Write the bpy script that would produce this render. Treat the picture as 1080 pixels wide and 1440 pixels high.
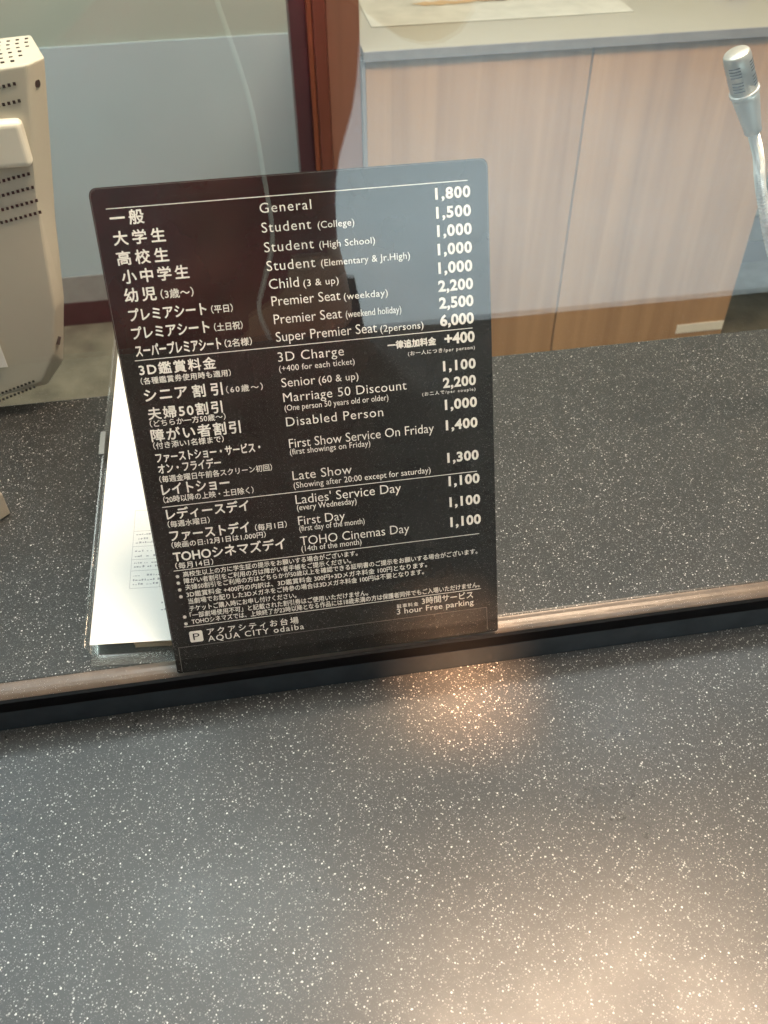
import bpy, bmesh, math, random
from mathutils import Vector, Matrix
random.seed(7)
for o in list(bpy.data.objects): bpy.data.objects.remove(o)
SC = bpy.context.scene
COL = SC.collection
# ------------------------------------------------------------------ camera
CAM_H = 0.476
cam_d = bpy.data.cameras.new('camera'); cam = bpy.data.objects.new('camera', cam_d); COL.objects.link(cam)
R = Matrix(((0.9874638, -0.1175164, 0.1053804), (-0.1574459, -0.6858468, 0.7105103), (-0.0112218, -0.7181950, -0.6957514)))
RT, DN, FW = R.col[0], R.col[1], R.col[2]
cam.matrix_world = Matrix(((RT[0], -DN[0], -FW[0], 0), (RT[1], -DN[1], -FW[1], 0), (RT[2], -DN[2], -FW[2], CAM_H), (0, 0, 0, 1)))
cam_d.sensor_fit = 'VERTICAL'; cam_d.sensor_height = 36; cam_d.lens = 31.0
cam_d.clip_start = 0.01; cam_d.clip_end = 60
cam_d.dof.use_dof = True; cam_d.dof.focus_distance = 0.56; cam_d.dof.aperture_fstop = 15
SC.camera = cam
# ------------------------------------------------------------------ world and exposure
W = bpy.data.worlds.new('World'); SC.world = W; W.use_nodes = True
bg = W.node_tree.nodes['Background']; bg.inputs[0].default_value = (0.50, 0.56, 0.60, 1); bg.inputs[1].default_value = 0.25
SC.view_settings.view_transform = 'Standard'; SC.view_settings.look = 'None'
SC.view_settings.exposure = 0.0; SC.view_settings.gamma = 1.0; SC.view_settings.use_curve_mapping = False
SC.render.engine = 'CYCLES'
SC.cycles.use_denoising = True
SC.cycles.max_bounces = 10; SC.cycles.transparent_max_bounces = 16
SC.cycles.sample_clamp_indirect = 6.0

# ------------------------------------------------------------------ materials
def nodes(name):
    m = bpy.data.materials.new(name); m.use_nodes = True
    nt = m.node_tree; return m, nt, nt.nodes['Principled BSDF']
def N(nt, kind, **kw):
    n = nt.nodes.new(kind)
    for k, v in kw.items():
        if k in n.bl_rna.properties: setattr(n, k, v)
    return n
def coords(nt, scale=(1, 1, 1), rot=(0, 0, 0)):
    t = N(nt, 'ShaderNodeTexCoord'); mp = N(nt, 'ShaderNodeMapping')
    mp.inputs['Scale'].default_value = scale; mp.inputs['Rotation'].default_value = rot
    nt.links.new(t.outputs['Object'], mp.inputs['Vector']); return mp.outputs[0]
def ramp(nt, fac, stops):
    r = N(nt, 'ShaderNodeValToRGB'); e = r.color_ramp.elements
    while len(e) < len(stops): e.new(0.5)
    for el, (p, c) in zip(e, stops): el.position = p; el.color = c if len(c) == 4 else (*c, 1)
    nt.links.new(fac, r.inputs[0]); return r.outputs[0]
def simple(name, col, rough=0.5, metal=0.0, var=0.12, scale=30, bump=0.0, bscale=200, spec=0.5, coat=0):
    m, nt, p = nodes(name)
    c = coords(nt)
    nz = N(nt, 'ShaderNodeTexNoise'); nz.inputs['Scale'].default_value = scale; nz.inputs['Detail'].default_value = 5
    nt.links.new(c, nz.inputs['Vector'])
    lo = tuple(x * (1 - var) for x in col); hi = tuple(min(1, x * (1 + var)) for x in col)
    nt.links.new(ramp(nt, nz.outputs[0], [(0.3, lo), (0.7, hi)]), p.inputs['Base Color'])
    p.inputs['Roughness'].default_value = rough; p.inputs['Metallic'].default_value = metal
    p.inputs['Specular IOR Level'].default_value = spec; p.inputs['Coat Weight'].default_value = coat
    if bump:
        b = N(nt, 'ShaderNodeBump'); b.inputs['Strength'].default_value = bump; b.inputs['Distance'].default_value = 0.002
        n2 = N(nt, 'ShaderNodeTexNoise'); n2.inputs['Scale'].default_value = bscale; nt.links.new(c, n2.inputs['Vector'])
        nt.links.new(n2.outputs[0], b.inputs['Height']); nt.links.new(b.outputs[0], p.inputs['Normal'])
    return m
def math_(nt, op, a, b=None, clamp=False):
    n = N(nt, 'ShaderNodeMath', operation=op); n.use_clamp = clamp
    for i, v in enumerate((a, b)):
        if v is None: continue
        if isinstance(v, (int, float)): n.inputs[i].default_value = v
        else: nt.links.new(v, n.inputs[i])
    return n.outputs[0]
def flecked(name, base, rough=0.22, dens=1.0, spec=0.5, fsize=1.0, flk=1.0, coat=0.0):
    """dark solid-surface top with pale glittering flecks of several sizes"""
    m, nt, p = nodes(name)
    total = None; tilt = None
    for sc, r0, thr, amp in ((640, 0.34, 0.32, 1.0), (930, 0.36, 0.30, 0.6), (1700, 0.42, 0.30, 0.20)):
        c = coords(nt, (sc, sc, sc), (0.3, 0.2, 0.7))
        wn = N(nt, 'ShaderNodeTexNoise'); wn.inputs['Scale'].default_value = 1.7; nt.links.new(c, wn.inputs['Vector'])
        add = N(nt, 'ShaderNodeMixRGB'); add.blend_type = 'ADD'; add.inputs[0].default_value = 0.5
        nt.links.new(c, add.inputs[1]); nt.links.new(wn.outputs['Color'], add.inputs[2])
        v = N(nt, 'ShaderNodeTexVoronoi'); v.inputs['Scale'].default_value = 1.0; nt.links.new(add.outputs[0], v.inputs['Vector'])
        sep = N(nt, 'ShaderNodeSeparateColor'); nt.links.new(v.outputs['Color'], sep.inputs[0])
        size = math_(nt, 'MULTIPLY', sep.outputs[1], r0 * fsize * 1.3)
        inside = math_(nt, 'MULTIPLY', math_(nt, 'SUBTRACT', size, v.outputs['Distance']), 9.0, True)
        on = math_(nt, 'GREATER_THAN', sep.outputs[0], 1 - (1 - thr) * dens)
        br = math_(nt, 'MULTIPLY', math_(nt, 'POWER', sep.outputs[2], 1.4), amp)
        f = math_(nt, 'MULTIPLY', math_(nt, 'MULTIPLY', inside, on), br)
        total = f if total is None else math_(nt, 'MAXIMUM', total, f)
        if tilt is None: tilt = v.outputs['Color']
    # large cloudy variation of the ground colour
    c = coords(nt); nz = N(nt, 'ShaderNodeTexNoise'); nz.inputs['Scale'].default_value = 9; nz.inputs['Detail'].default_value = 6
    nt.links.new(c, nz.inputs['Vector'])
    gcol = ramp(nt, nz.outputs[0], [(0.3, tuple(x * 0.8 for x in base)), (0.7, tuple(x * 1.2 for x in base))])
    mx = N(nt, 'ShaderNodeMixRGB'); nt.links.new(math_(nt, 'MULTIPLY', total, flk, True), mx.inputs[0]); nt.links.new(gcol, mx.inputs[1]); mx.inputs[2].default_value = (0.88, 0.88, 0.84, 1)
    nt.links.new(mx.outputs[0], p.inputs['Base Color'])
    # smears make the gloss uneven
    n3 = N(nt, 'ShaderNodeTexNoise'); n3.inputs['Scale'].default_value = 14; n3.inputs['Detail'].default_value = 8; n3.inputs['Roughness'].default_value = 0.65
    nt.links.new(c, n3.inputs['Vector'])
    rr = N(nt, 'ShaderNodeMapRange'); rr.inputs[1].default_value = 0.3; rr.inputs[2].default_value = 0.7
    rr.inputs[3].default_value = rough * 0.85; rr.inputs[4].default_value = rough * 1.2
    nt.links.new(n3.outputs[0], rr.inputs[0]); nt.links.new(rr.outputs[0], p.inputs['Roughness'])
    p.inputs['Specular IOR Level'].default_value = spec
    b = N(nt, 'ShaderNodeBump'); b.inputs['Strength'].default_value = 0.12; b.inputs['Distance'].default_value = 0.0003
    n4 = N(nt, 'ShaderNodeTexNoise'); n4.inputs['Scale'].default_value = 900; nt.links.new(c, n4.inputs['Vector'])
    nt.links.new(n4.outputs[0], b.inputs['Height']); nt.links.new(b.outputs[0], p.inputs['Normal'])
    return m
def wood(name, dark, light, rough=0.35, zscale=1.0, grain=34):
    m, nt, p = nodes(name)
    c = coords(nt, (grain, grain, 1.2 * zscale))
    nz = N(nt, 'ShaderNodeTexNoise'); nz.inputs['Scale'].default_value = 1; nz.inputs['Detail'].default_value = 9; nz.inputs['Distortion'].default_value = 0.6
    nt.links.new(c, nz.inputs['Vector'])
    c2 = coords(nt, (4, 4, 0.35)); n2 = N(nt, 'ShaderNodeTexNoise'); n2.inputs['Scale'].default_value = 1.6; n2.inputs['Detail'].default_value = 3
    nt.links.new(c2, n2.inputs['Vector'])
    f = math_(nt, 'ADD', math_(nt, 'MULTIPLY', nz.outputs[0], 0.55), math_(nt, 'MULTIPLY', n2.outputs[0], 0.45))
    nt.links.new(ramp(nt, f, [(0.34, dark), (0.66, light)]), p.inputs['Base Color'])
    p.inputs['Roughness'].default_value = rough
    return m
def emit(name, col, s):
    m = bpy.data.materials.new(name); m.use_nodes = True; nt = m.node_tree; nt.nodes.clear()
    e = N(nt, 'ShaderNodeEmission'); e.inputs[0].default_value = (*col, 1); e.inputs[1].default_value = s
    o = N(nt, 'ShaderNodeOutputMaterial'); nt.links.new(e.outputs[0], o.inputs[0]); return m
def sheet_glass(name, tint=(0.97, 0.99, 0.98), f0=0.04, rough=0.0, haze=0.0):
    """clear pane: passes light straight through, mirrors by Schlick's law on either side"""
    m = bpy.data.materials.new(name); m.use_nodes = True; nt = m.node_tree; nt.nodes.clear()
    t = N(nt, 'ShaderNodeBsdfTransparent'); t.inputs[0].default_value = (*tint, 1)
    g = N(nt, 'ShaderNodeBsdfGlossy'); g.inputs['Roughness'].default_value = rough; g.inputs[0].default_value = (1, 1, 1, 1)
    lw = N(nt, 'ShaderNodeLayerWeight'); lw.inputs[0].default_value = 0.5
    f = math_(nt, 'ADD', math_(nt, 'MULTIPLY', math_(nt, 'POWER', lw.outputs['Facing'], 5.0), 1 - f0), f0)
    mx = N(nt, 'ShaderNodeMixShader'); nt.links.new(f, mx.inputs[0]); nt.links.new(t.outputs[0], mx.inputs[1]); nt.links.new(g.outputs[0], mx.inputs[2])
    last = mx.outputs[0]
    if haze:
        d = N(nt, 'ShaderNodeBsdfDiffuse'); d.inputs[0].default_value = (0.8, 0.82, 0.8, 1)
        m2 = N(nt, 'ShaderNodeMixShader'); m2.inputs[0].default_value = haze
        nt.links.new(last, m2.inputs[1]); nt.links.new(d.outputs[0], m2.inputs[2]); last = m2.outputs[0]
    o = N(nt, 'ShaderNodeOutputMaterial'); nt.links.new(last, o.inputs[0]); return m

# ------------------------------------------------------------------ building helpers
def build(name, bm, mat, parent=None, smooth=False, loc=None):
    me = bpy.data.meshes.new(name); bmesh.ops.recalc_face_normals(bm, faces=bm.faces[:]); bm.to_mesh(me); bm.free()
    if smooth:
        for f in me.polygons: f.use_smooth = True
    for mm in (mat if isinstance(mat, (list, tuple)) else [mat]): me.materials.append(mm)
    o = bpy.data.objects.new(name, me); COL.objects.link(o)
    if loc is not None: o.location = loc
    if parent is not None: o.parent = parent
    return o
def tag(o, label=None, cat=None, group=None, kind=None):
    if label: o['label'] = label
    if cat: o['category'] = cat
    if group: o['group'] = group
    if kind: o['kind'] = kind
    return o
def thing(name, label, cat, loc=(0, 0, 0), rot=None, group=None):
    o = bpy.data.objects.new(name, None); o.empty_display_size = 0.05; COL.objects.link(o); o.location = loc
    if rot: o.rotation_euler = rot
    return tag(o, label, cat, group)
def box(bm, x0, x1, y0, y1, z0, z1, bev=0.0, seg=2, mi=0):
    r = bmesh.ops.create_cube(bm, size=1)
    for v in r['verts']: v.co = Vector(((x0 + x1) / 2 + v.co.x * (x1 - x0), (y0 + y1) / 2 + v.co.y * (y1 - y0), (z0 + z1) / 2 + v.co.z * (z1 - z0)))
    fs = set(f for v in r['verts'] for f in v.link_faces)
    for f in fs: f.material_index = mi
    if bev:
        es = list(set(e for v in r['verts'] for e in v.link_edges))
        bmesh.ops.bevel(bm, geom=es, offset=bev, segments=seg, profile=0.5, affect='EDGES')
def BOX(name, mat, parent, *a, **k):
    bm = bmesh.new(); box(bm, *a, **k); return build(name, bm, mat, parent)
def extrude_x(name, prof, x0, x1, mat, parent=None, smooth=False):
    """profile of (y, z) points swept along x"""
    bm = bmesh.new()
    a = [bm.verts.new((x0, y, z)) for y, z in prof]; b = [bm.verts.new((x1, y, z)) for y, z in prof]
    n = len(prof)
    for i in range(n): bm.faces.new((a[i], a[(i + 1) % n], b[(i + 1) % n], b[i]))
    bm.faces.new(a[::-1]); bm.faces.new(b)
    return build(name, bm, mat, parent, smooth)
def tube(bm, pts, rad, seg=12, caps=True):
    pts = [Vector(p) for p in pts]; rings = []
    rads = rad if isinstance(rad, (list, tuple)) else [rad] * len(pts)
    ref = Vector((0.2, 1, 0.1)).normalized()
    for i, p in enumerate(pts):
        d = (pts[min(i + 1, len(pts) - 1)] - pts[max(i - 1, 0)]).normalized()
        u = d.cross(ref); u = u.normalized() if u.length > 1e-4 else Vector((1, 0, 0)); w = d.cross(u).normalized()
        rings.append([bm.verts.new(p + (u * math.cos(t) + w * math.sin(t)) * rads[i]) for t in [2 * math.pi * k / seg for k in range(seg)]])
    for A, B in zip(rings, rings[1:]):
        for k in range(seg): bm.faces.new((A[k], A[(k + 1) % seg], B[(k + 1) % seg], B[k]))
    if caps: bm.faces.new(rings[0][::-1]); bm.faces.new(rings[-1])
def catmull(P, n=8):
    P = [Vector(p) for p in P]; P = [2 * P[0] - P[1]] + P + [2 * P[-1] - P[-2]]; out = []
    for i in range(1, len(P) - 2):
        for k in range(n):
            t = k / n; a, b, c, d = P[i - 1], P[i], P[i + 1], P[i + 2]
            out.append(0.5 * ((2 * b) + (c - a) * t + (2 * a - 5 * b + 4 * c - d) * t * t + (3 * b - 3 * c + d - a) * t ** 3))
    out.append(P[-2]); return out
def quad(bm, pts): return bm.faces.new([bm.verts.new(p) for p in pts])
TEXT = [
    (8.73, 278.78, 26.25, 278.59, 7.38, 'j', '一般'),
    (8.63, 268.66, 35.85, 268.47, 7.2, 'j', '大学生'),
    (8.6, 258.17, 35.98, 258.12, 7.32, 'j', '高校生'),
    (9.47, 248.36, 45.34, 248.38, 7.23, 'j', '小中学生'),
    (9.05, 238.3, 26.06, 238.36, 7.34, 'j', '幼児'),
    (28.54, 238.46, 46.31, 238.36, 5.27, 's', '（3歳～）'),
    (9.62, 228.21, 51.84, 227.85, 6.61, 'j', 'プレミアシート'),
    (54.62, 228.14, 66.46, 228.03, 4.53, 's', '（平日）'),
    (9.47, 218.13, 52.05, 217.89, 6.71, 'j', 'プレミアシート'),
    (54.82, 217.96, 70.68, 218.12, 4.6, 's', '（土日祝）'),
    (9.74, 208.4, 57.29, 207.85, 6.59, 'j', 'スーパープレミアシート'),
    (59.38, 208.43, 74.69, 208.4, 4.67, 's', '（2名様）'),
    (87.82, 279.11, 115.77, 278.88, 5.41, 'e', 'General'),
    (87.65, 268.87, 114.64, 268.79, 5.5, 'e', 'Student'),
    (118.26, 268.81, 138.48, 268.65, 4.11, 'n', '(College)'),
    (87.8, 258.59, 115.05, 258.29, 5.59, 'e', 'Student'),
    (118.11, 258.36, 149.27, 258.12, 4.17, 'n', '(High School)'),
    (87.94, 248.59, 114.92, 248.2, 5.68, 'e', 'Student'),
    (118.13, 248.26, 168.5, 248.49, 4.24, 'n', '(Elementary & Jr.High)'),
    (88.04, 238.49, 104.72, 238.52, 5.76, 'e', 'Child'),
    (107.19, 238.64, 127.09, 237.97, 4.29, 'n', '(3 & up)'),
    (88.4, 229.42, 127.31, 228.84, 5.65, 'e', 'Premier Seat'),
    (129.23, 228.99, 154.54, 228.91, 4.37, 'n', '(weekday)'),
    (88.52, 219.08, 127.32, 218.81, 5.74, 'e', 'Premier Seat'),
    (129.49, 218.93, 161.69, 218.75, 4.44, 'n', '(weekend holiday)'),
    (88.52, 209.32, 146.81, 208.47, 5.82, 'e', 'Super Premier Seat'),
    (148.77, 208.61, 174.12, 208.7, 4.53, 'n', '(2persons)'),
    (184.44, 278.67, 204.33, 278.92, 5.94, 'b', '1,800'),
    (184.54, 268.78, 204.35, 268.8, 6.03, 'b', '1,500'),
    (184.64, 258.94, 204.49, 258.93, 6.12, 'b', '1,000'),
    (184.52, 248.98, 204.3, 248.94, 6.11, 'b', '1,000'),
    (184.4, 238.75, 204.21, 238.68, 6.21, 'b', '1,000'),
    (183.94, 228.72, 204.36, 228.57, 6.19, 'b', '2,200'),
    (183.96, 218.94, 204.31, 219.0, 6.28, 'b', '2,500'),
    (184.09, 209.01, 204.23, 208.72, 6.37, 'b', '6,000'),
    (186.2, 198.04, 204.38, 198.02, 6.25, 'b', '+400'),
    (152.48, 198.45, 180.99, 197.97, 4.6, 'k', '一律追加料金'),
    (164.11, 193.21, 204.22, 192.51, 3.02, 's', '(お一人につき/per person)'),
    (9.88, 197.44, 52.83, 196.78, 6.88, 'j', '3D鑑賞料金'),
    (9.64, 192.44, 60.51, 191.46, 4.0, 's', '（各種鑑賞券使用時も適用）'),
    (10.19, 182.32, 34.49, 181.9, 6.61, 'j', 'シニア'),
    (37.5, 181.57, 54.41, 181.64, 7.29, 'j', '割引'),
    (56.59, 182.06, 77.66, 181.81, 4.31, 's', '（60歳～）'),
    (10.42, 171.29, 52.91, 170.73, 7.15, 'j', '夫婦50割引'),
    (10.51, 166.83, 54.01, 166.24, 4.15, 's', '（どちらか一方50歳～）'),
    (10.07, 157.89, 61.68, 157.46, 7.51, 'j', '障がい者割引'),
    (10.23, 153.1, 51.11, 152.96, 4.24, 's', '（付き添い1名様まで）'),
    (10.44, 144.7, 71.71, 144.46, 6.09, 'j', 'ファーストショー・サービス・'),
    (10.65, 137.49, 47.42, 137.99, 6.15, 'j', 'オン・フライデー'),
    (10.31, 132.14, 77.17, 131.85, 4.37, 's', '（毎週金曜日午前各スクリーン初回）'),
    (10.58, 123.83, 50.67, 124.0, 6.96, 'j', 'レイトショー'),
    (10.53, 118.82, 64.45, 118.82, 4.45, 's', '（20時以降の上映・土日除く）'),
    (10.75, 107.93, 60.25, 107.69, 7.36, 'j', 'レディースデイ'),
    (10.49, 102.83, 35.69, 102.62, 4.31, 's', '（毎週水曜日）'),
    (10.58, 93.77, 58.84, 93.17, 7.64, 'j', 'ファーストデイ'),
    (62.32, 93.99, 81.86, 93.52, 4.55, 's', '（毎月1日）'),
    (10.64, 88.9, 68.22, 88.56, 4.31, 's', '（映画の日:12月1日は1,000円）'),
    (10.45, 79.81, 79.42, 79.29, 7.56, 'j', 'TOHOシネマズデイ'),
    (10.69, 74.7, 33.83, 74.47, 4.39, 's', '（毎月14日）'),
    (88.32, 197.28, 126.54, 197.44, 5.73, 'e', '3D Charge'),
    (88.22, 191.74, 132.33, 191.41, 3.92, 'n', '(+400 for each ticket)'),
    (88.62, 182.2, 108.4, 182.22, 5.65, 'e', 'Senior'),
    (110.37, 182.58, 133.86, 182.13, 4.79, 'n', '(60 & up)'),
    (88.7, 173.3, 162.08, 173.26, 5.72, 'e', 'Marriage 50 Discount'),
    (88.77, 167.93, 150.7, 167.98, 4.06, 'n', '(One person 50 years old or older)'),
    (88.72, 158.41, 146.94, 158.39, 5.85, 'e', 'Disabled Person'),
    (88.99, 145.13, 177.28, 144.61, 5.96, 'e', 'First Show Service On Friday'),
    (88.94, 140.81, 137.73, 140.45, 4.22, 'n', '(first showings on Friday)'),
    (88.84, 124.47, 125.09, 124.07, 6.13, 'e', 'Late Show'),
    (88.83, 119.18, 173.94, 118.8, 4.35, 'n', '(Showing after 20:00 except for saturday)'),
    (88.97, 108.69, 154.7, 108.27, 6.27, 'e', "Ladies' Service Day"),
    (89.28, 104.24, 126.33, 104.08, 4.45, 'n', '(every Wednesday)'),
    (89.08, 94.45, 118.31, 94.29, 6.16, 'e', 'First Day'),
    (89.3, 90.26, 130.32, 90.01, 4.39, 'n', '(first day of the month)'),
    (89.0, 80.62, 158.32, 80.26, 6.28, 'e', 'TOHO Cinemas Day'),
    (89.14, 76.36, 127.22, 75.95, 4.47, 'n', '(14th of the month)'),
    (184.64, 182.12, 204.5, 182.1, 5.97, 'b', '1,100'),
    (184.19, 171.82, 204.32, 171.98, 6.06, 'b', '2,200'),
    (171.29, 167.86, 203.85, 167.59, 2.71, 's', '(お二人で/per couple)'),
    (184.74, 158.39, 204.6, 158.2, 6.18, 'b', '1,000'),
    (184.76, 145.45, 204.58, 145.35, 6.18, 'b', '1,400'),
    (184.79, 124.32, 204.68, 124.4, 6.24, 'b', '1,300'),
    (184.96, 108.74, 204.84, 108.79, 6.38, 'b', '1,100'),
    (184.97, 94.61, 204.81, 94.64, 6.38, 'b', '1,100'),
    (185.0, 80.58, 204.92, 80.96, 6.5, 'b', '1,100'),
    (14.42, 68.23, 124.07, 68.96, 3.85, 's', '高校生以上の方に学生証の提示をお願いする場合がございます。'),
    (14.23, 63.58, 119.52, 64.11, 3.88, 's', '障がい者割引をご利用の方は障がい者手帳をご提示ください。'),
    (14.33, 58.73, 201.91, 60.11, 3.9, 's', '夫婦50割引をご利用の方はどちらかが50歳以上を確認できる証明書のご提示をお願いする場合がございます。'),
    (14.34, 53.87, 168.37, 54.74, 3.93, 's', '3D鑑賞料金 +400円の内訳は、3D鑑賞料金 300円+3Dメガネ料金 100円となります。'),
    (14.71, 49.29, 166.04, 49.72, 3.95, 's', '当劇場でお配りした3Dメガネをご持参の場合は3Dメガネ料金 100円は不要となります。'),
    (14.71, 44.36, 82.42, 44.03, 3.98, 's', 'チケットご購入時にお申し付けください。'),
    (14.24, 39.1, 128.58, 39.55, 4.01, 's', '「一部劇場使用不可」と記載された割引券はご使用いただけません。'),
    (14.61, 34.42, 202.69, 35.21, 4.03, 's', 'TOHOシネマズでは、上映終了が23時以降となる作品には18歳未満の方は保護者同伴でもご入場いただけません。'),
    (9.7, 68.42, 12.64, 68.36, 3.27, 's', '※'),
    (9.52, 63.89, 12.47, 63.83, 3.29, 's', '※'),
    (9.61, 59.05, 12.57, 58.99, 3.31, 's', '※'),
    (9.59, 54.19, 12.56, 54.13, 3.33, 's', '※'),
    (9.69, 39.65, 12.69, 39.57, 3.4, 's', '※'),
    (9.68, 34.66, 12.69, 34.58, 3.42, 's', '※'),
    (23.1, 25.7, 81.89, 25.47, 4.95, 's', 'アクアシティお台場'),
    (22.97, 21.01, 84.97, 20.78, 4.24, 'l', 'AQUA CITY odaiba'),
    (146.85, 27.06, 161.14, 26.9, 3.0, 's', '駐車料金'),
    (163.64, 27.5, 198.09, 27.33, 5.18, 's', '3時間サービス'),
    (146.57, 22.68, 198.31, 22.3, 4.25, 'l', '3 hour Free parking'),
]
RULES = [(7.52, 287.24, 203.02, 287.37), (8.42, 205.95, 203.19, 205.93), (8.95, 115.9, 203.3, 116.88), (9.15, 73.01, 203.52, 74.07), (9.33, 32.98, 203.57, 34.29)]
BADGE = [(11.77, 29.95), (20.41, 29.65), (19.76, 21.5), (11.29, 21.78)]
HOLD = [(4.02, 18.44), (206.68, 19.68), (206.84, 10.94), (2.2, -0.32)]
# ------------------------------------------------------------------ palette
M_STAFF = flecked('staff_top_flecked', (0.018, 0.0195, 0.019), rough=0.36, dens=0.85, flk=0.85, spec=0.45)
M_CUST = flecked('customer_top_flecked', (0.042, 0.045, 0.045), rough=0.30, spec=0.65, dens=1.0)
M_TRIM = simple('bronze_edge', (0.13, 0.095, 0.07), rough=0.3, var=0.2, scale=60, bump=0.1, bscale=500)
M_RISER = simple('dark_riser', (0.040, 0.052, 0.060), rough=0.25, var=0.15, scale=40)
M_BLACK = simple('black_rail', (0.004, 0.004, 0.005), rough=0.5, spec=0.15)
M_WALL = simple('wall_paint', (0.44, 0.50, 0.43), rough=0.6, var=0.03, scale=6, bump=0.05)
M_REFLBAND = simple('painted_reflection_band', (0.49, 0.60, 0.63), rough=0.5, var=0.04, scale=4)  # pale blue of a reflected light band, put in as colour
M_SKIRT = simple('dark_skirting', (0.05, 0.03, 0.03), rough=0.4)
M_STRIP = simple('grey_strip', (0.30, 0.31, 0.29), rough=0.5)
M_CARPET = simple('carpet', (0.21, 0.19, 0.13), rough=0.95, var=0.35, scale=12, bump=0.5, bscale=900)
M_WOOD = wood('desk_laminate', (0.34, 0.20, 0.10), (0.52, 0.325, 0.165))
M_WOOD2 = wood('door_frame_wood', (0.08, 0.028, 0.018), (0.15, 0.055, 0.033), rough=0.3)
M_WOOD3 = wood('brown_panel_wood', (0.16, 0.075, 0.05), (0.23, 0.11, 0.07))
M_ORANGE = wood('varnished_moulding', (0.12, 0.04, 0.02), (0.19, 0.065, 0.03), rough=0.25)
M_JAMB = simple('dark_jamb', (0.04, 0.024, 0.028), rough=0.4)
M_DTOP = simple('desk_top_cream', (0.30, 0.285, 0.22), rough=0.4, var=0.04, scale=5)
M_EDGE = simple('desk_edge_grey', (0.22, 0.23, 0.24), rough=0.45)
M_BEIGE = simple('beige_plastic', (0.55, 0.53, 0.43), rough=0.45, var=0.04, scale=9, bump=0.08, bscale=1500)
M_CREAM = simple('cream_cover', (0.80, 0.78, 0.66), rough=0.35, var=0.02)
M_DARKHOLE = simple('dark_hole', (0.02, 0.018, 0.015), rough=0.8)
M_PAPER = simple('white_paper', (0.93, 0.92, 0.87), rough=0.7, var=0.01)
M_KRAFT = simple('kraft_paper', (0.62, 0.50, 0.34), rough=0.7, var=0.06, scale=50)
M_INK = simple('grey_ink', (0.42, 0.42, 0.42), rough=0.8)
M_INKD = simple('dark_ink', (0.20, 0.20, 0.20), rough=0.8)
M_CLEAR = sheet_glass('clear_plastic', (0.93, 0.95, 0.94), 0.05, 0.05, haze=0.05)
M_GLASS = sheet_glass('window_glass', (0.975, 0.99, 0.985), 0.068)
M_SIGN = simple('black_acrylic', (0.014, 0.0135, 0.013), rough=0.12, var=0.2, scale=20, spec=0.5)
M_PRINT = simple('white_print', (0.84, 0.83, 0.78), rough=0.5, var=0.01)
M_LINE = simple('fine_edge_line', (0.16, 0.15, 0.14), rough=0.4)
M_CHROME = simple('satin_nickel', (0.52, 0.51, 0.44), rough=0.35, metal=0.7, var=0.04)
M_CHROME2 = simple('polished_collar', (0.74, 0.73, 0.67), rough=0.25, metal=0.6, var=0.02)
M_LOBFLOOR = simple('lobby_floor_tile', (0.78, 0.82, 0.84), rough=0.5, var=0.07, scale=1.5)
M_CEIL = simple('ceiling_tile', (0.60, 0.60, 0.57), rough=0.8, var=0.03)
M_CLOTH = simple('maroon_jacket', (0.24, 0.022, 0.040), rough=0.85, var=0.3, scale=14, bump=0.3, bscale=300)
M_SKIN = simple('skin', (0.48, 0.28, 0.19), rough=0.5, var=0.08, scale=30)
M_HAIR = simple('black_hair', (0.015, 0.012, 0.010), rough=0.5, bump=0.5, bscale=400)
M_TROUS = simple('dark_trousers', (0.02, 0.022, 0.03), rough=0.9)
M_CORD = simple('white_cord', (0.80, 0.82, 0.80), rough=0.4)
M_PHONE = simple('phone_case', (0.05, 0.05, 0.055), rough=0.3)
M_LENS = simple('phone_lens', (0.01, 0.01, 0.015), rough=0.05)
M_BAG = simple('brown_leather', (0.10, 0.05, 0.025), rough=0.5, var=0.2, scale=20)
M_BLUE = simple('blue_plastic', (0.20, 0.28, 0.55), rough=0.3)
M_MARBLE = None

# ------------------------------------------------------------------ the setting
FLOOR_L, FLOOR_B, CEIL_Z = -1.0, -0.72, 1.55
def struct(name, mat, *a, **k): return tag(BOX(name, mat, None, *a, **k), kind='structure')
struct('lobby_floor', M_LOBFLOOR, -4, 5, -5, 0.30, FLOOR_L - 0.05, FLOOR_L)
struct('booth_floor', M_CARPET, -2.5, 3.5, 0.32, 2.1, FLOOR_B - 0.05, FLOOR_B)
struct('ceiling', M_CEIL, -4, 5, -5, 2.1, CEIL_Z, CEIL_Z + 0.05)
WY = 2.03
struct('booth_wall', M_WALL, -2.5, 3.5, WY, WY + 0.07, FLOOR_B, CEIL_Z)
BOX('skirting', M_SKIRT, bpy.data.objects['booth_wall'], -2.5, 3.5, WY - 0.012, WY, FLOOR_B, FLOOR_B + 0.062)
BOX('skirting_cap', M_STRIP, bpy.data.objects['booth_wall'], -2.5, 3.5, WY - 0.010, WY, FLOOR_B + 0.062, FLOOR_B + 0.13)
BOX('wall_reflection_band', M_REFLBAND, bpy.data.objects['booth_wall'], -1.4, 0.118, WY - 0.006, WY, FLOOR_B + 0.13, -0.085)  # thin slab standing in for the pale band reflected across the wall

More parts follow.
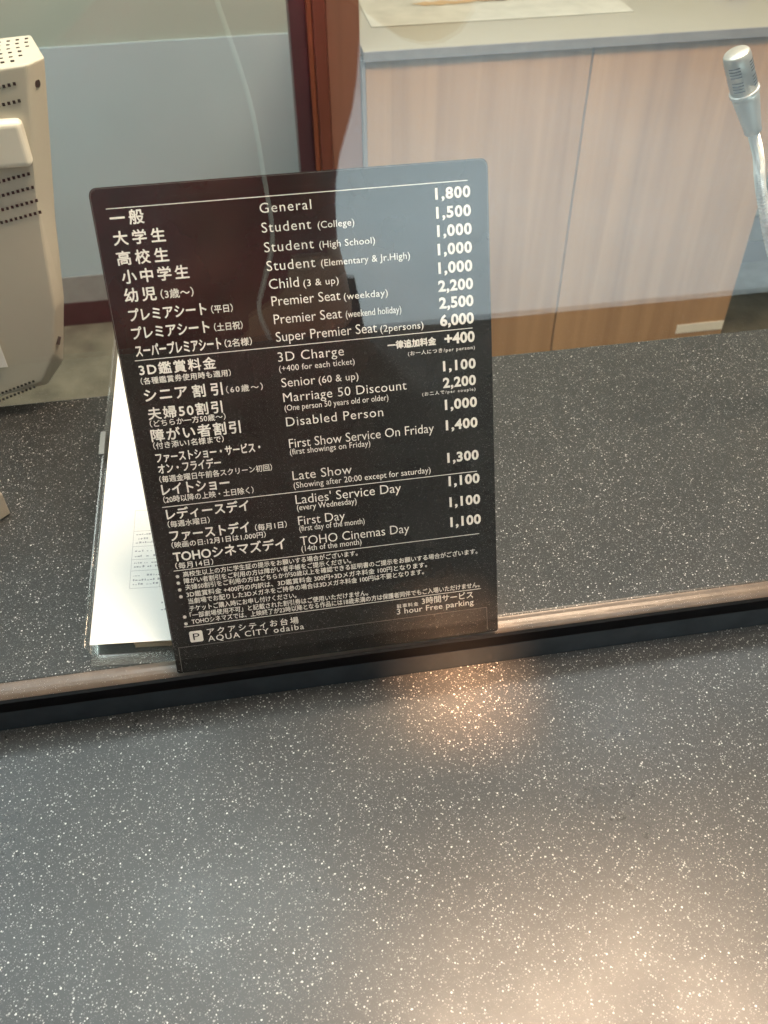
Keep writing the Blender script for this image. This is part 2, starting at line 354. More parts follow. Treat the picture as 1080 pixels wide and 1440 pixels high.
# ------------------------------------------------------------------ staff counter (behind the glass)
t = thing('staff_counter', 'dark flecked counter behind the glass that the price sign stands on', 'counter', (0, 0.5, 0))
t.location = (0, 0, 0)
BX0, BX1 = -1.2, 1.6
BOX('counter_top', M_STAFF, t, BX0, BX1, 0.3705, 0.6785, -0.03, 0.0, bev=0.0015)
prof = [(0.3700, -0.03), (0.3700, 0.0)] + [(0.3690 - 0.0135 * math.sin(a), -0.0135 + 0.0135 * math.cos(a) - 0.0004) for a in [math.radians(d) for d in range(0, 91, 10)]] + [(0.3555, -0.03)]
extrude_x('edge_trim', prof, BX0, BX1, M_TRIM, t)
BOX('counter_body', M_RISER, t, BX0, BX1, 0.44, 0.64, FLOOR_B + 0.001, -0.031)
# ------------------------------------------------------------------ customer counter (in front of the glass)
t = thing('customer_counter', 'dark flecked counter in front of the glass filling the foreground', 'counter', (0, 0, 0))
FZ = -0.020
prof = [(0.3475, FZ - 0.035), (0.3475, FZ), (-0.070, FZ)] + [(-0.070 - 0.012 * math.sin(a), FZ - 0.012 + 0.012 * math.cos(a)) for a in [math.radians(d) for d in range(15, 91, 15)]] + [(-0.082, FZ - 0.035)]
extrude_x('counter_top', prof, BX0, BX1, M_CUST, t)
BOX('riser', M_RISER, t, BX0, BX1, 0.3478, 0.3545, -0.06, -0.0008, bev=0.001)
BOX('counter_body', M_RISER, t, BX0, BX1, 0.00, 0.28, FLOOR_L + 0.001, FZ - 0.036)
# ------------------------------------------------------------------ glass screen
t = thing('glass_screen', 'clear glass screen standing in a black rail between the two counters', 'glass screen', (0, 0, 0))
BOX('glass_pane', M_GLASS, t, BX0, BX1, 0.3500, 0.3550, 0.0005, 1.10)
BOX('bottom_rail', M_BLACK, t, BX0, BX1, 0.3472, 0.3499, -0.0006, 0.0085)

# ------------------------------------------------------------------ price sign
LEAN = 0.37939
sign = thing('price_sign', 'black price board with white Japanese and English ticket prices leaning behind the glass', 'sign', (-0.08471, 0.3575, 0.0016), (-LEAN, 0, 0))
SW, SH = 0.2146, 0.2981   # local x = along, z = up the board, y = away from the viewer
def rounded(w, h, r, rb=0.001, n=6):
    P = []
    for cx, cz, a0, rr in ((w - r, h - r, 0, r), (r, h - r, 90, r), (rb, rb, 180, rb), (w - rb, rb, 270, rb)):
        for k in range(n + 1):
            a = math.radians(a0 + 90 * k / n); P.append((cx + rr * math.cos(a), cz + rr * math.sin(a)))
    return P
bm = bmesh.new(); P = rounded(SW, SH, 0.0042)
a = [bm.verts.new((x, 0, z)) for x, z in P]; b = [bm.verts.new((x, 0.003, z)) for x, z in P]
bm.faces.new(a); bm.faces.new(b[::-1])
for i in range(len(P)): bm.faces.new((a[i], b[i], b[(i + 1) % len(P)], a[(i + 1) % len(P)]))
bmesh.ops.bevel(bm, geom=[e for e in bm.edges if abs(e.verts[0].co.y) < 1e-6 and abs(e.verts[1].co.y) < 1e-6], offset=0.0003, segments=1, affect='EDGES')
build('board', bm, M_SIGN, sign)
# clear sleeve line around the board's top edge and the pocket at the bottom
bm = bmesh.new()
def rimline(pts, wd=0.00022, y=-0.0001):
    for (x0, z0), (x1, z1) in zip(pts, pts[1:]):
        dx, dz = x1 - x0, z1 - z0; L = math.hypot(dx, dz) or 1e-9; nx, nz = -dz / L * wd / 2, dx / L * wd / 2
        quad(bm, [(x0 + nx, y, z0 + nz), (x1 + nx, y, z1 + nz), (x1 - nx, y, z1 - nz), (x0 - nx, y, z0 - nz)])
inner = [(x * (SW - 0.0012) / SW + 0.0006, z * (SH - 0.0012) / SH + 0.0006) for x, z in P]
rimline([(0.0006, 0.02)] + [inner[i] for i in range(13, -1, -1)] + [(SW - 0.0006, 0.22)])
build('sleeve_edge', bm, M_LINE, sign)
bm = bmesh.new()
rimline([(0.0032, 0.0012), (0.0036, 0.0190), (0.2072, 0.0190), (0.2072, 0.0020)], 0.0003)
build('pocket_edge', bm, M_LINE, sign)

def glyphs(s, spacing=1.0, bold=0.0):
    cu = bpy.data.curves.new('t', 'FONT'); cu.body = s; cu.size = 1.0; cu.space_character = spacing; cu.resolution_u = 3
    cu.offset = bold; cu.fill_mode = 'FRONT' if hasattr(cu, 'fill_mode') else cu.fill_mode
    o = bpy.data.objects.new('t', cu); COL.objects.link(o)
    dg = bpy.context.evaluated_depsgraph_get(); dg.update()
    me = bpy.data.meshes.new_from_object(o.evaluated_get(dg))
    vs = [(v.co.x, v.co.y) for v in me.vertices]; fs = [tuple(p.vertices) for p in me.polygons]
    bpy.data.objects.remove(o); bpy.data.curves.remove(cu); bpy.data.meshes.remove(me)
    return vs, fs
STY = {'j': (0.86, 0.0, 1.0), 's': (0.90, 0.0, 1.0), 'k': (0.86, 0.0, 1.0), 'e': (0.727, -0.004, 1.0), 'n': (0.92, 0.0, 0.92), 'b': (0.727, 0.034, 1.0), 'l': (0.727, 0.004, 1.05)}
def put_text(bmx, row, y=-0.0002):
    x0, z0, x1, z1, h, st, s = row
    ref, bold, asp = STY[st]
    full = st in 'jsk'
    vs, fs = glyphs(s, 1.0, bold)
    ys = [p[1] for p in vs]; sy = h / (max(ys) - min(ys)) if full and s != '※' else h / ref
    if st == 's' or st == 'k' or st == 'j': pass
    def width(v): return max(p[0] for p in v) - min(p[0] for p in v)
    target = (x1 - x0); w0 = width(vs) * sy * asp
    sx = sy * asp
    if target > w0 * 1.02 and len(s) > 1:
        vs2, _ = glyphs(s, 1.5, bold); k = (width(vs2) * sy * asp - w0) / 0.5
        keep = 0.25 if full else 0.8 if st == 'n' else 0.25                     # part of the surplus goes to wider letters
        sx = sy * asp * (1 + (target / w0 - 1) * keep)
        w0s = width(vs) * sx; ks = k * sx / (sy * asp)
        vs, fs = glyphs(s, 1.0 + (target - w0s) / ks, bold)
    sx = target / width(vs)
    mnx = min(p[0] for p in vs); mnz = min(p[1] for p in vs) if full else 0.0
    if st == 'n': sy = h / 0.80; mnz = min(p[1] for p in vs) * 0.0
    zb = (z0 + z1) / 2
    if s in ('※',): sx = sy = h / 0.8
    # stroke weight: repeat the print a hair to each side (thicker ink) instead of swelling the outlines
    e = {'j': 0.022, 's': 0.012, 'k': 0.040}.get(st, 0) * sy
    for q, (ox, oz) in enumerate(((-e, 0), (e, 0), (0, e), (0, -e)) if e else ((0, 0),)):
        verts = [bmx.verts.new(((x0 + ox + (px_ - mnx) * sx) / 1000, y - q * 0.00002, (zb + oz + (pz_ - mnz) * sy) / 1000)) for px_, pz_ in vs]
        for f in fs:
            try: bmx.faces.new([verts[i] for i in f])
            except ValueError: pass
for r in TEXT:
    st = r[5]; k = 'price' if st == 'b' else 'english_line' if st in 'enl' else 'footnote' if (r[1] < 72 and st == 's') else 'japanese_line'
    bm = bmesh.new(); put_text(bm, r); build(k, bm, M_PRINT, sign)
for x0, z0, x1, z1 in RULES:
    z = (z0 + z1) / 2000
    bm = bmesh.new(); quad(bm, [(x0 / 1000, -0.0002, z - 0.00021), (x1 / 1000, -0.0002, z - 0.00021), (x1 / 1000, -0.0002, z + 0.00021), (x0 / 1000, -0.0002, z + 0.00021)])
    build('rule', bm, M_PRINT, sign)
bm = bmesh.new(); P = [(x + 0.0117, z + 0.0217) for x, z in rounded(0.0084, 0.0081, 0.0012, 0.0012, 4)]
bm.faces.new([bm.verts.new((x, -0.0002, z)) for x, z in P]); bdg = build('parking_badge', bm, M_PRINT, sign)
bm = bmesh.new(); put_text(bm, (13.9, 23.4, 18.0, 23.4, 5.0, 'e', 'P'), -0.0004); build('letter', bm, M_SIGN, bdg)
# easel leg behind the board
bm = bmesh.new(); box(bm, 0.075, 0.14, 0.0035, 0.0060, 0.02, 0.17)
build('easel_leg', bm, M_SIGN, sign)
# ------------------------------------------------------------------ paper stack in a clear stand
SL = math.atan(0.31); yaw = math.radians(-6)
st_ = thing('document_stand', 'clear plastic document stand under the white papers left of the price sign', 'stand', (-0.1425, 0.3765, 0.004), (SL, 0, -math.radians(5.2)))
bm = bmesh.new(); box(bm, 0, 0.112, 0.004, 0.300, -0.0015, 0.0005); build('base_plate', bm, M_CLEAR, st_)
bm = bmesh.new(); box(bm, -0.0022, -0.0006, 0.006, 0.300, -0.001, 0.0085, bev=0.0003); build('side_lip', bm, M_CLEAR, st_)
bm = bmesh.new(); box(bm, 0.02, 0.10, 0.245, 0.248, -0.074, -0.0016); build('back_leg', bm, M_CLEAR, st_)
def sheet(name, label, x0, x1, y0, y1, z, mat, cat='paper', rz=0.0, curl=0.0, th=0.0004, r=0.004):
    bm = bmesh.new(); n = 10
    g = []
    for i in range(n + 1):
        for j in range(5):
            u = i / n; v = j / 4; x = x0 + (x1 - x0) * v; y = y0 + (y1 - y0) * u
            zz = z + curl * (1 - u) ** 3 * (0.5 + v)
            g.append((x, y, zz))
    A = [bm.verts.new(p) for p in g]; B = [bm.verts.new((p[0], p[1], p[2] - th)) for p in g]
    for i in range(n):
        for j in range(4):
            k = i * 5 + j
            bm.faces.new((A[k], A[k + 1], A[k + 6], A[k + 5])); bm.faces.new((B[k + 5], B[k + 6], B[k + 1], B[k]))
    ring = [i for i in range(5)] + [5 * i + 4 for i in range(1, n + 1)] + [5 * n + j for j in (3, 2, 1, 0)] + [5 * i for i in range(n - 1, 0, -1)]
    for q in range(len(ring)):
        a_, b_ = ring[q], ring[(q + 1) % len(ring)]; bm.faces.new((A[a_], B[a_], B[b_], A[b_]))
    o = build(name, bm, mat, None)
    o.matrix_world = st_.matrix_world @ Matrix.Rotation(rz, 4, 'Z')
    return tag(o, label, cat)
bpy.context.view_layer.update()
pile = thing('paper_pile', 'thick pile of yellowed papers under the white printed sheet', 'paper pile')
pile.matrix_world = st_.matrix_world
for k in range(9):
    bm = bmesh.new(); dx = random.uniform(0, 0.0015); dy = random.uniform(0, 0.003); x0 = 0.030 if k < 4 else 0.004
    box(bm, x0 + dx, 0.108 + dx, 0.006 + dy + (0.0 if k < 4 else 0.004), 0.296 + dy, 0.0007 + k * 0.0009, 0.0007 + k * 0.0009 + 0.0007)
    build('sheet', bm, M_KRAFT if k < 4 else M_PAPER, pile)
top = sheet('printed_sheet', 'white printed sheet with a small grey table on top of the pile', 0.003, 0.111, 0.0065, 0.300, 0.0102, M_PAPER)
bm = bmesh.new(); rr_ = random.Random(3)
def pl(x0, x1, y0, y1, z=0.01035): quad(bm, [(x0, y0, z), (x1, y0, z), (x1, y1, z), (x0, y1, z)])
TX0, TX1 = 0.026, 0.105
for y in (0.045, 0.058, 0.0665, 0.0765, 0.0885, 0.105):
    pl(TX0, TX1, y, y + 0.00025)
for x in (TX0, 0.046, 0.0665, 0.09): pl(x, x + 0.00022, 0.045, 0.105)
build('table_lines', bm, M_INK, top)
bm = bmesh.new()
for y in (0.0475, 0.0505, 0.054, 0.0605, 0.0635, 0.0685, 0.0725, 0.079, 0.082, 0.0855, 0.094, 0.097, 0.028, 0.033, 0.038):
    x = TX0 + 0.002 + (0.018 if y > 0.09 else 0) + (0.02 if y < 0.04 else 0)
    while x < TX1 - 0.005:
        w = rr_.uniform(0.0006, 0.0017)
        if rr_.random() < 0.72: pl(x, x + w, y, y + rr_.uniform(0.0004, 0.0016))
        x += w + rr_.uniform(0.0003, 0.001)
build('table_print', bm, M_INK, top)
cov = sheet('clear_cover_sheet', 'clear plastic cover sheet sticking out below the paper pile', 0.002, 0.112, -0.0045, 0.05, 0.0003, M_CLEAR, 'plastic cover')
bm = bmesh.new(); box(bm, -0.0044, -0.0006, 0.155, 0.175, -0.0015, 0.0093); build('clip', bm, simple('frosted_clip', (0.12, 0.13, 0.12), rough=0.4), st_)

# ------------------------------------------------------------------ ticket terminal (beige monitor back)
mon = thing('ticket_terminal', 'beige plastic back of a ticket terminal with vent holes at the left edge', 'monitor', (-0.25, 0.70, 0.0))
mon.location = (0, 0, 0)
Fp = [(-.36, .268), (-.138, .284), (-.158, .19), (-.168, .10), (-.180, .06), (-.197, .033), (-.31, .002)]
Sp = [(-.36, .268), (-.129, .283), (-.152, .168), (-.163, .10), (-.179, .040), (-.198, .018), (-.31, .001)]
Bp = [(-.36, .264), (-.151, .274), (-.168, .165), (-.176, .10), (-.19, .045), (-.21, .02), (-.31, .001)]
rings = [[(x, y, z) for x, z in PP] for y, PP in ((.660, Fp), (.678, Sp), (.765, Bp))]
bm = bmesh.new(); V = [[bm.verts.new(p) for p in r_] for r_ in rings]
bm.faces.new(V[0]); bm.faces.new(V[-1][::-1])
for A_, B_ in zip(V, V[1:]):
    for i in range(7): bm.faces.new((A_[i], B_[i], B_[(i + 1) % 7], A_[(i + 1) % 7]))
bmesh.ops.bevel(bm, geom=bm.edges[:], offset=0.0022, segments=3, profile=0.6, affect='EDGES')
build('housing', bm, M_BEIGE, mon)
bm = bmesh.new(); box(bm, -.36, -.1515, .652, .664, .2185, .2505, bev=0.004, seg=4); build('cable_cover', bm, M_CREAM, mon)
def holes(name, p0, p1, n, sz, dy=0.0006):
    bm = bmesh.new(); p0 = Vector(p0); p1 = Vector(p1)
    for k in range(n):
        p = p0.lerp(p1, k / max(1, n - 1)); box(bm, p.x - sz[0], p.x + sz[0], p.y - sz[1], p.y + sz[1], p.z - sz[2], p.z + sz[2])
    return build(name, bm, M_DARKHOLE, mon)
for z in (.2725, .2615): holes('vent_row', (-.1495, .6598, z), (-.20, .6598, z - .008), 15, (.0009, .0006, .0010))
for z in (.2115, .2015, .1915, .1825): holes('vent_row', (-.1575, .6598, z), (-.205, .6598, z - .009), 14, (.0009, .0006, .0010))
holes('vent_row', (-.2035, .6598, .0350), (-.235, .6598, .0255), 10, (.0009, .0007, .0008))
holes('vent_row', (-.2045, .6598, .0290), (-.240, .6598, .0175), 11, (.0009, .0007, .0008))
for i, (y, x) in enumerate(((.675, -.150), (.690, -.147), (.705, -.150), (.720, -.147), (.735, -.150), (.749, -.152))):
    zt = .2835 - (y - .66) * .09
    holes('top_vent_row', (x, y, zt - 0.0003), (x - .08, y - 0.002, zt - 0.0062), 13, (.0012, .0008, .0009))
bm = bmesh.new(); tube(bm, [(-.1375, .6695, .2690), (-.1361, .6688, .2690)], .0028, 16); build('screw_hole', bm, M_DARKHOLE, mon)
bm = bmesh.new(); tube(bm, [(-.1755, .664, .066), (-.1735, .668, .071)], .0016, 10); build('screw_slot', bm, M_DARKHOLE, mon)
o = BOX('paper_notice', M_PAPER, None, -.30, -.219, .6575, .6582, .053, .098); o.parent = None
tag(o, 'small white paper taped to the back of the beige terminal', 'paper')

# ------------------------------------------------------------------ small box at the left edge
bxx = thing('small_box', 'corner of a small beige box on the staff counter at the far left', 'box', (-0.2795, 0.574, 0.001), (0, 0, math.radians(44)))
bm = bmesh.new(); box(bm, -.09, .0, -.075, .0, 0, .022, bev=0.0012)
for v in bm.verts: v.co.x += .018; v.co.y += .0
build('casing', bm, simple('grey_beige_plastic', (0.36, 0.33, 0.27), rough=0.5), bxx)
bm = bmesh.new(); box(bm, -.071, .017, -.074, -.001, .0222, .0235, bev=0.0005); build('lid', bm, simple('grey_beige_lid', (0.38, 0.345, 0.285), rough=0.5), bxx)

# ------------------------------------------------------------------ microphone
mic = thing('microphone', 'silver gooseneck microphone on the right behind the glass', 'microphone', (0.50, 0.56, 0.0))
def Wm(p): return tuple(Vector(p) - Vector((0.50, 0.56, 0.0)))
head = [(.3125, .56, .2945), (.3255, .56, .2685), (.3395, .56, .2425)]
d = (Vector(head[2]) - Vector(head[0])).normalized()
def along(t, p=head[0]): return Wm(Vector(p) + d * t)
bm = bmesh.new(); tube(bm, [along(0), along(.0012), along(.0035), along(.026)], [.0074, .0082, .0086, .0087], 28); build('capsule', bm, M_CHROME, mic, True)
# slots round the capsule
bm = bmesh.new(); u = d.cross(Vector((0, 1, 0))).normalized(); w = d.cross(u).normalized()
for t0 in (.006, .008, .010, .0120, .0160, .018, .020, .022):
    for a0 in (20, 110, 200, 290):
        A_ = []
        for k in range(7):
            an = math.radians(a0 + k * 8 - 24 + 20)
            for tt in (t0, t0 + .0008): A_.append(bm.verts.new(Vector(along(tt)) + (u * math.cos(an) + w * math.sin(an)) * 0.0089))
        for k in range(6): bm.faces.new((A_[2 * k], A_[2 * k + 1], A_[2 * k + 3], A_[2 * k + 2]))
build('capsule_slots', bm, M_DARKHOLE, mic)
bm = bmesh.new(); tube(bm, [along(.026), along(.0265), along(.0285), along(.029)], [.0084, .0096, .0096, .0084], 28); build('collar', bm, M_CHROME2, mic)
bm = bmesh.new(); tube(bm, [along(.029), along(.033), along(.054), along(.0575), along(.058)], [.0082, .0085, .0058, .0056, .0046], 28); build('taper', bm, M_CHROME, mic, True)
end = Vector(head[0]) + d * .058
path = catmull([end, end + d * .02, (.358, .56, .2), (.385, .56, .145), (.425, .56, .085), (.475, .56, .045), (.50, .56, .012)], 40)
bm = bmesh.new(); pts = [Wm(p) for p in path]; tube(bm, pts, [.0040 if i % 2 else .0033 for i in range(len(pts))], 12); build('gooseneck', bm, M_CHROME2, mic)
bm = bmesh.new(); tube(bm, [(0, 0, 0.0005), (0, 0, .010), (0, 0, .014)], [.05, .05, .044], 40); build('base', bm, M_CHROME, mic)

# ------------------------------------------------------------------ desk behind
desk = thing('wooden_desk', 'wood fronted desk behind the counter with a cream top', 'desk', (0.50, 1.6, FLOOR_B))
desk.location = (0, 0, 0)
DX0, DX1, DY, DT = 0.1765, 0.834, 1.30, 0.0765
BOX('front_panel', M_WOOD, desk, DX0, 0.5045, DY, DY + .018, FLOOR_B + .03, DT, bev=0.001)
BOX('front_panel', M_WOOD, desk, 0.5070, DX1, DY, DY + .018, FLOOR_B + .03, DT, bev=0.001)
BOX('plinth', M_SKIRT, desk, DX0 + .005, DX1 - .005, DY + .02, DY + .05, FLOOR_B + .001, FLOOR_B + .03)
BOX('side_panel', M_WOOD, desk, DX1 - .018, DX1, DY + .019, DY + .60, FLOOR_B + .001, DT)
BOX('side_panel', M_WOOD, desk, DX0, DX0 + .018, DY + .019, DY + .60, FLOOR_B + .001, DT)
BOX('desk_top', M_DTOP, desk, DX0 - .003, 1.5, DY - .004, DY + .62, DT + .0015, DT + .012, bev=0.001)
BOX('edge_band', M_EDGE, desk, DX0 - .003, 1.5, DY - .0065, DY - .0045, DT - .001, DT + .0115)
BOX('corner_strip', M_EDGE, desk, DX0 - .006, DX0 - .0005, DY - .002, DY + .018, FLOOR_B + .03, DT)
o = BOX('label_strip', M_CREAM, None, .742, .832, DY - .0015, DY - .0003, -.427, -.409)
tag(o, 'cream label strip stuck low on the desk front at the right', 'label')
bm = bmesh.new(); random.seed(5)
for k, (x, y, r) in enumerate([(.30, 1.500, .018), (.325, 1.50, .022), (.35, 1.497, .016), (.38, 1.505, .022), (.415, 1.50, .014), (.44, 1.52, .02)]):
    pts = [(x + r * (1 + .35 * math.sin(3 * a + k)) * math.cos(a), y + .5 * r * (1 + .3 * math.cos(4 * a + k)) * math.sin(a), DT + .0142 + k * .00015) for a in [2 * math.pi * i / 22 for i in range(22)]]
    bm.faces.new([bm.verts.new(p) for p in pts])
mp = BOX('paper_map', simple('pale_map_paper', (0.42, 0.42, 0.35), rough=0.6), None, .20, .60, 1.40, 1.60, DT + .0125, DT + .0135)
tag(mp, 'pale sheet with brown patches lying on the desk top', 'paper')
build('brown_patches', bm, simple('brown_patch', (0.42, 0.30, 0.16), rough=0.6), mp)
tp = thing('tape_dispenser', 'small blue plastic dispenser at the top right of the desk', 'tape dispenser', (.785, 1.45, DT + .0125))
bm = bmesh.new(); box(bm, -.022, .016, -.02, .09, .0, .012, bev=.004, seg=3); build('base', bm, M_BLUE, tp)
bm = bmesh.new(); tube(bm, [(-.012, .04, .03), (.006, .04, .03)], [.02, .02], 20); build('roll', bm, M_CREAM, tp)

# ------------------------------------------------------------------ door frame left of the desk
df = thing('door_frame', 'dark and orange wooden door frame between the grey wall and the desk', 'door frame', (0, 0, 0))
BOX('jamb', M_JAMB, df, .0765, .0985, 1.312, 1.36, FLOOR_B + .001, CEIL_Z - .001, bev=.001)
BOX('moulding', M_ORANGE, df, .0990, .1065, 1.302, 1.34, FLOOR_B + .001, CEIL_Z - .001, bev=.002)
BOX('casing', M_WOOD2, df, .1070, .1245, 1.298, 1.34, FLOOR_B + .001, CEIL_Z - .001, bev=.003)
BOX('tall_panel', M_WOOD3, df, .1250, .1700, 1.302, 1.34, FLOOR_B + .001, CEIL_Z - .001, bev=.001)

# ------------------------------------------------------------------ ceiling lamps
def lamp(x, y, sx, sy, col, s, label):
    L = thing('ceiling_lamp', label, 'ceiling lamp', (x, y, CEIL_Z - .03))
    BOX('diffuser', emit('lamp_glow', col, s), L, -sx / 2, sx / 2, -sy / 2, sy / 2, .0, .004)
    bm = bmesh.new()
    for q in ((-sx / 2 - .02, sx / 2 + .02, -sy / 2 - .02, -sy / 2 - .001), (-sx / 2 - .02, sx / 2 + .02, sy / 2 + .001, sy / 2 + .02), (-sx / 2 - .02, -sx / 2 - .001, -sy / 2, sy / 2), (sx / 2 + .001, sx / 2 + .02, -sy / 2, sy / 2)):
        box(bm, *q, -.006, .0285)
    build('lamp_rim', bm, M_CHROME, L)
lamp(0.50, 0.50, 0.80, 0.38, (1.0, 0.73, 0.52), 48, 'warm square lamp in the ceiling over the staff counter on the right')
for lx, ly, st, nm in ((-.95, .74, 9.0, 'front row, far left'), (-.28, .74, 10.0, 'front row, left of the sign'), (-.95, 1.36, 4.6, 'second row, far left'), (-.28, 1.36, 4.6, 'second row, left of the door frame'), (.38, 1.36, 4.6, 'second row, above the desk front'), (1.05, 1.36, 4.6, 'second row, far right')):
    lamp(lx, ly, 0.56, 0.48, ((0.84, 0.96, 1.0) if lx < -.5 else (0.92, 1.0, 0.98) if lx < 0 else (1.0, 0.99, 0.93)), st, 'large pale luminous ceiling tile over the staff area, ' + nm)
def downlight(x, y, watts, col, cone, label, aim=None, blend=0.5):
    L = thing('downlight', label, 'downlight', (x, y, CEIL_Z - .02), None, 'round downlights in the lobby ceiling')
    bm = bmesh.new(); tube(bm, [(0, 0, .0195), (0, 0, -.004)], [.075, .060], 28, caps=False); build('lamp_rim', bm, M_CHROME, L, True)
    ld = bpy.data.lights.new('spot', 'SPOT'); ld.energy = watts; ld.color = col; ld.spot_size = math.radians(cone); ld.spot_blend = blend; ld.shadow_soft_size = .03
    lo = bpy.data.objects.new('bulb', ld); COL.objects.link(lo); lo.parent = L; lo.location = (0, 0, .0)
    if aim:
        dv = Vector(aim) - L.location; lo.rotation_euler = dv.to_track_quat('-Z', 'Y').to_euler()
    return L
for x, y, DL in ((.35, -1.75, 'round lobby downlight nearest behind the photographer'), (1.75, -1.9, 'round lobby downlight almost above the brown shoulder bag'), (.35, -3.3, 'round lobby downlight far behind the photographer'), (1.9, -3.4, 'round lobby downlight in the far corner beyond the brown bag'), (-1.0, -2.3, 'dimmer round lobby downlight behind the photographer on the far side from the bag')): downlight(x, y, 245 if x > 0 else 60, (.82, .96, 1.0), 106, DL, blend=1.0)
lamp(0.9, -0.55, 0.5, 0.3, (0.92, 0.97, 1.0), 14, 'small cool lamp added above the customer counter to brighten its flecks')  # added lamp, only there to lift the flecks on the customer counter
w_ = downlight(.30, -.15, 900, (1.0, .52, .27), 3.0, 'narrow warm spot added to lay a glow at the foot of the price sign', aim=(.102, .325, -.02), blend=.9)  # added spot replacing warm light thrown onto the counter by the sign
del w_['group']

# ------------------------------------------------------------------ the photographer, seen only as a reflection
per = thing('person', 'person in a dark maroon jacket holding up a phone, mirrored in the glass', 'person', (-0.035, -0.30, FLOOR_L))
def skin(name, verts, edges, mat, parent, sub=2, root=0):
    me = bpy.data.meshes.new(name); me.from_pydata([v[:3] for v in verts], edges, []); o = bpy.data.objects.new(name, me); COL.objects.link(o)
    m = o.modifiers.new('s', 'SKIN'); m.use_smooth_shade = True
    for i, v in enumerate(verts):
        sv = me.skin_vertices[0].data[i]; r = v[3]; sv.radius = r if isinstance(r, tuple) else (r, r); sv.use_root = (i == root)
    sb = o.modifiers.new('b', 'SUBSURF'); sb.levels = sub; sb.render_levels = sub
    dg = bpy.context.evaluated_depsgraph_get(); dg.update(); m2 = bpy.data.meshes.new_from_object(o.evaluated_get(dg))
    bpy.data.objects.remove(o); m2.materials.clear(); m2.materials.append(mat); m2.name = name
    for p in m2.polygons: p.use_smooth = True
    q = bpy.data.objects.new(name, m2); COL.objects.link(q); q.parent = parent; return q
Hh = 1.0  # local z of the counter plane above the lobby floor
# body: one continuous surface (hips, spine, neck, head, arms, legs)
BV = [(-.12, 0, .82, (.27, .13)), (-.12, 0, 1.00, (.26, .125)), (-.11, .005, 1.16, (.265, .13)), (-.04, -.005, 1.28, (.19, .11)), (0, -.02, 1.38, (.06, .055)), (0, .0, 1.43, (.05, .05)), (0, .02, 1.50, (.068, .085)), (0, .015, 1.60, (.058, .075)),
      (.15, -.01, 1.30, .062), (.195, .10, 1.27, .050), (.205, .215, 1.275, .043), (.165, .235, 1.34, .037), (.130, .225, 1.41, .026),
      (-.17, -.01, 1.30, .062), (-.22, .10, 1.24, .050), (-.14, .21, 1.28, .043), (-.02, .235, 1.37, .035), (.015, .225, 1.42, .026),
      (.09, .0, .80, .085), (.10, .02, .48, .058), (.10, -.02, .08, .040), (.10, .09, .035, .035),
      (-.09, .0, .80, .085), (-.10, .02, .48, .058), (-.10, -.02, .08, .040), (-.10, .09, .035, .035)]
BE = [(0, 1), (1, 2), (2, 3), (3, 4), (4, 5), (5, 6), (6, 7), (3, 8), (8, 9), (9, 10), (10, 11), (11, 12), (3, 13), (13, 14), (14, 15), (15, 16), (16, 17), (0, 18), (18, 19), (19, 20), (20, 21), (0, 22), (22, 23), (23, 24), (24, 25)]
body = skin('body', BV, BE, M_SKIN, per)
JV = [(v[0], v[1], v[2], (v[3][0] + .012, v[3][1] + .012) if isinstance(v[3], tuple) else v[3] + .008) for v in BV]
sub_ = [0, 1, 2, 3, 8, 9, 13, 14, 15]; mp_ = {k: i for i, k in enumerate(sub_)}
jv = [JV[k] for k in sub_]; je = [(mp_[a_], mp_[b_]) for a_, b_ in BE if a_ in mp_ and b_ in mp_]
skin('jacket', jv, je, M_CLOTH, per)
sub_ = [0, 18, 19, 20, 22, 23, 24]; mp_ = {k: i for i, k in enumerate(sub_)}
skin('trousers', [(JV[k][0], JV[k][1], JV[k][2], JV[k][3]) for k in sub_], [(mp_[a_], mp_[b_]) for a_, b_ in BE if a_ in mp_ and b_ in mp_], M_TROUS, per)
skin('hair', [(0, -.015, 1.50, (.07, .07)), (0, -.005, 1.58, (.078, .09)), (0, .0, 1.625, (.05, .06))], [(0, 1), (1, 2)], M_HAIR, per)
for sx in (-.026, .026):
    bm = bmesh.new(); bmesh.ops.create_uvsphere(bm, u_segments=12, v_segments=8, radius=.011, matrix=Matrix.Translation((sx, .094, 1.535)))
    build('eye', bm, M_DARKHOLE, per, True)
bm = bmesh.new(); tube(bm, [(0, .095, 1.54), (0, .112, 1.512), (0, .102, 1.503)], [.007, .012, .009], 10); build('nose', bm, M_SKIN, per, True)
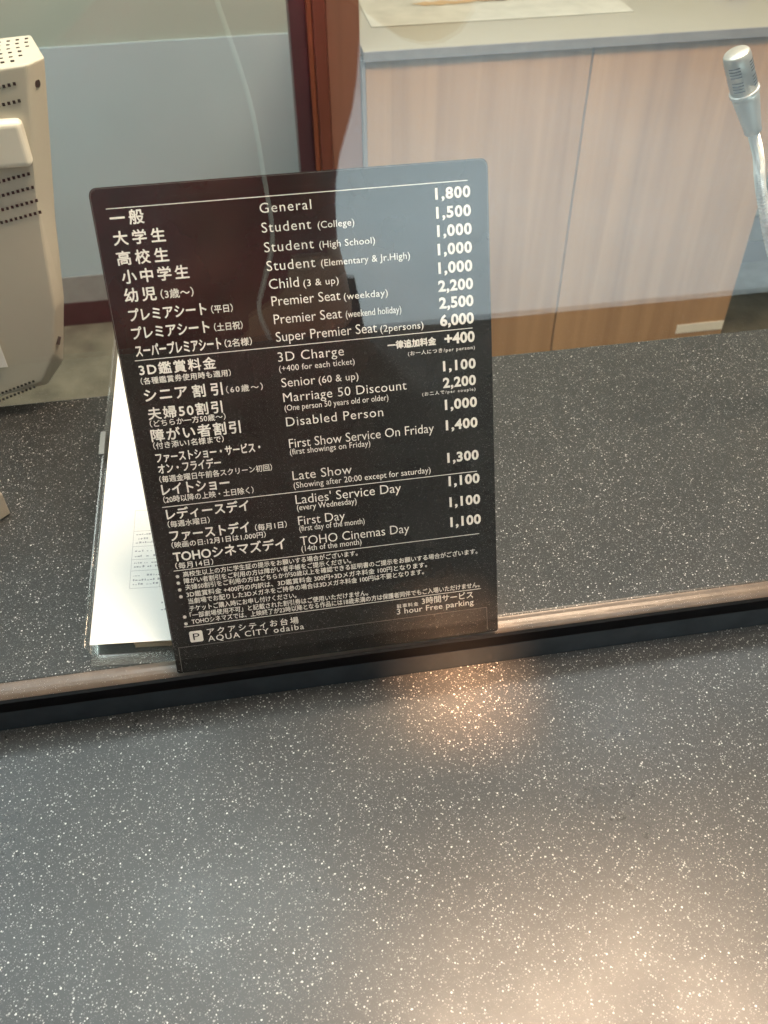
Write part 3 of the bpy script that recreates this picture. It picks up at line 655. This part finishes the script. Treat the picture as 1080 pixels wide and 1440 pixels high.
for side, rt in ((1, Vector((.130, .225, 1.41))), (-1, Vector((.015, .225, 1.42)))):
    for k in range(5):
        base_ = rt + Vector((-side * .004, -.012 + .0, .012 + k * .014 - .01)); L_ = (.030, .048, .052, .050, .040)[k]
        fv = [(*base_, .010), (*(base_ + Vector((-side * .010, .018 - .018, .006)) + Vector((-side * L_ * .3, 0, .008))), .0085), (*(base_ + Vector((-side * (L_ * .7), -.004, .016))), .0075), (*(base_ + Vector((-side * L_, -.010, .018))), .0065)]
        skin('thumb' if k == 0 else 'finger', fv, [(0, 1), (1, 2), (2, 3)], M_SKIN, per, 1)
# earphone cord hanging down the jacket: points behind the glass mirrored back to the lobby side
cp = [(-.010, .276), (-.004, .249), (.008, .191), (.013, .126), (.015, .062), (.002, .016), (-.007, -.017), (.001, -.053), (.02, -.10)]
bm = bmesh.new(); tube(bm, [tuple(p) for p in catmull([(x, -.125, z) for x, z in [(-.016, .33)] + cp], 8)], .0022, 8)
cd = build('earphone_cord', bm, M_CORD, None, True); tag(cd, 'pale earphone cord hanging down the front of the maroon jacket', 'cord')
# phone right behind the camera
ph = thing('phone', 'dark phone held up in both hands by the photographer', 'phone')
ph.matrix_world = cam.matrix_world
bm = bmesh.new(); box(bm, -.012, .055, -.120, .016, .002, .010, bev=.0015)
build('case', bm, M_PHONE, ph)
bm = bmesh.new(); tube(bm, [(.014, 0, .0018), (.014, 0, .0025)], .0035, 16); build('lens', bm, M_LENS, ph)
bpy.context.view_layer.update()
# bag on the lobby floor
bag = thing('shoulder_bag', 'small brown leather bag standing on the bright lobby floor', 'bag', (1.86, -1.93, FLOOR_L))
bm = bmesh.new(); box(bm, -.09, .16, -.05, .05, .001, .075, bev=.024, seg=3); build('bag_body', bm, M_BAG, bag)
bm = bmesh.new(); tube(bm, [tuple(p) for p in catmull([(-.03, 0, .07), (.0, 0, .10), (.04, 0, .11), (.08, 0, .10), (.11, 0, .07)], 6)], .005, 8); build('handle', bm, M_BAG, bag, True)
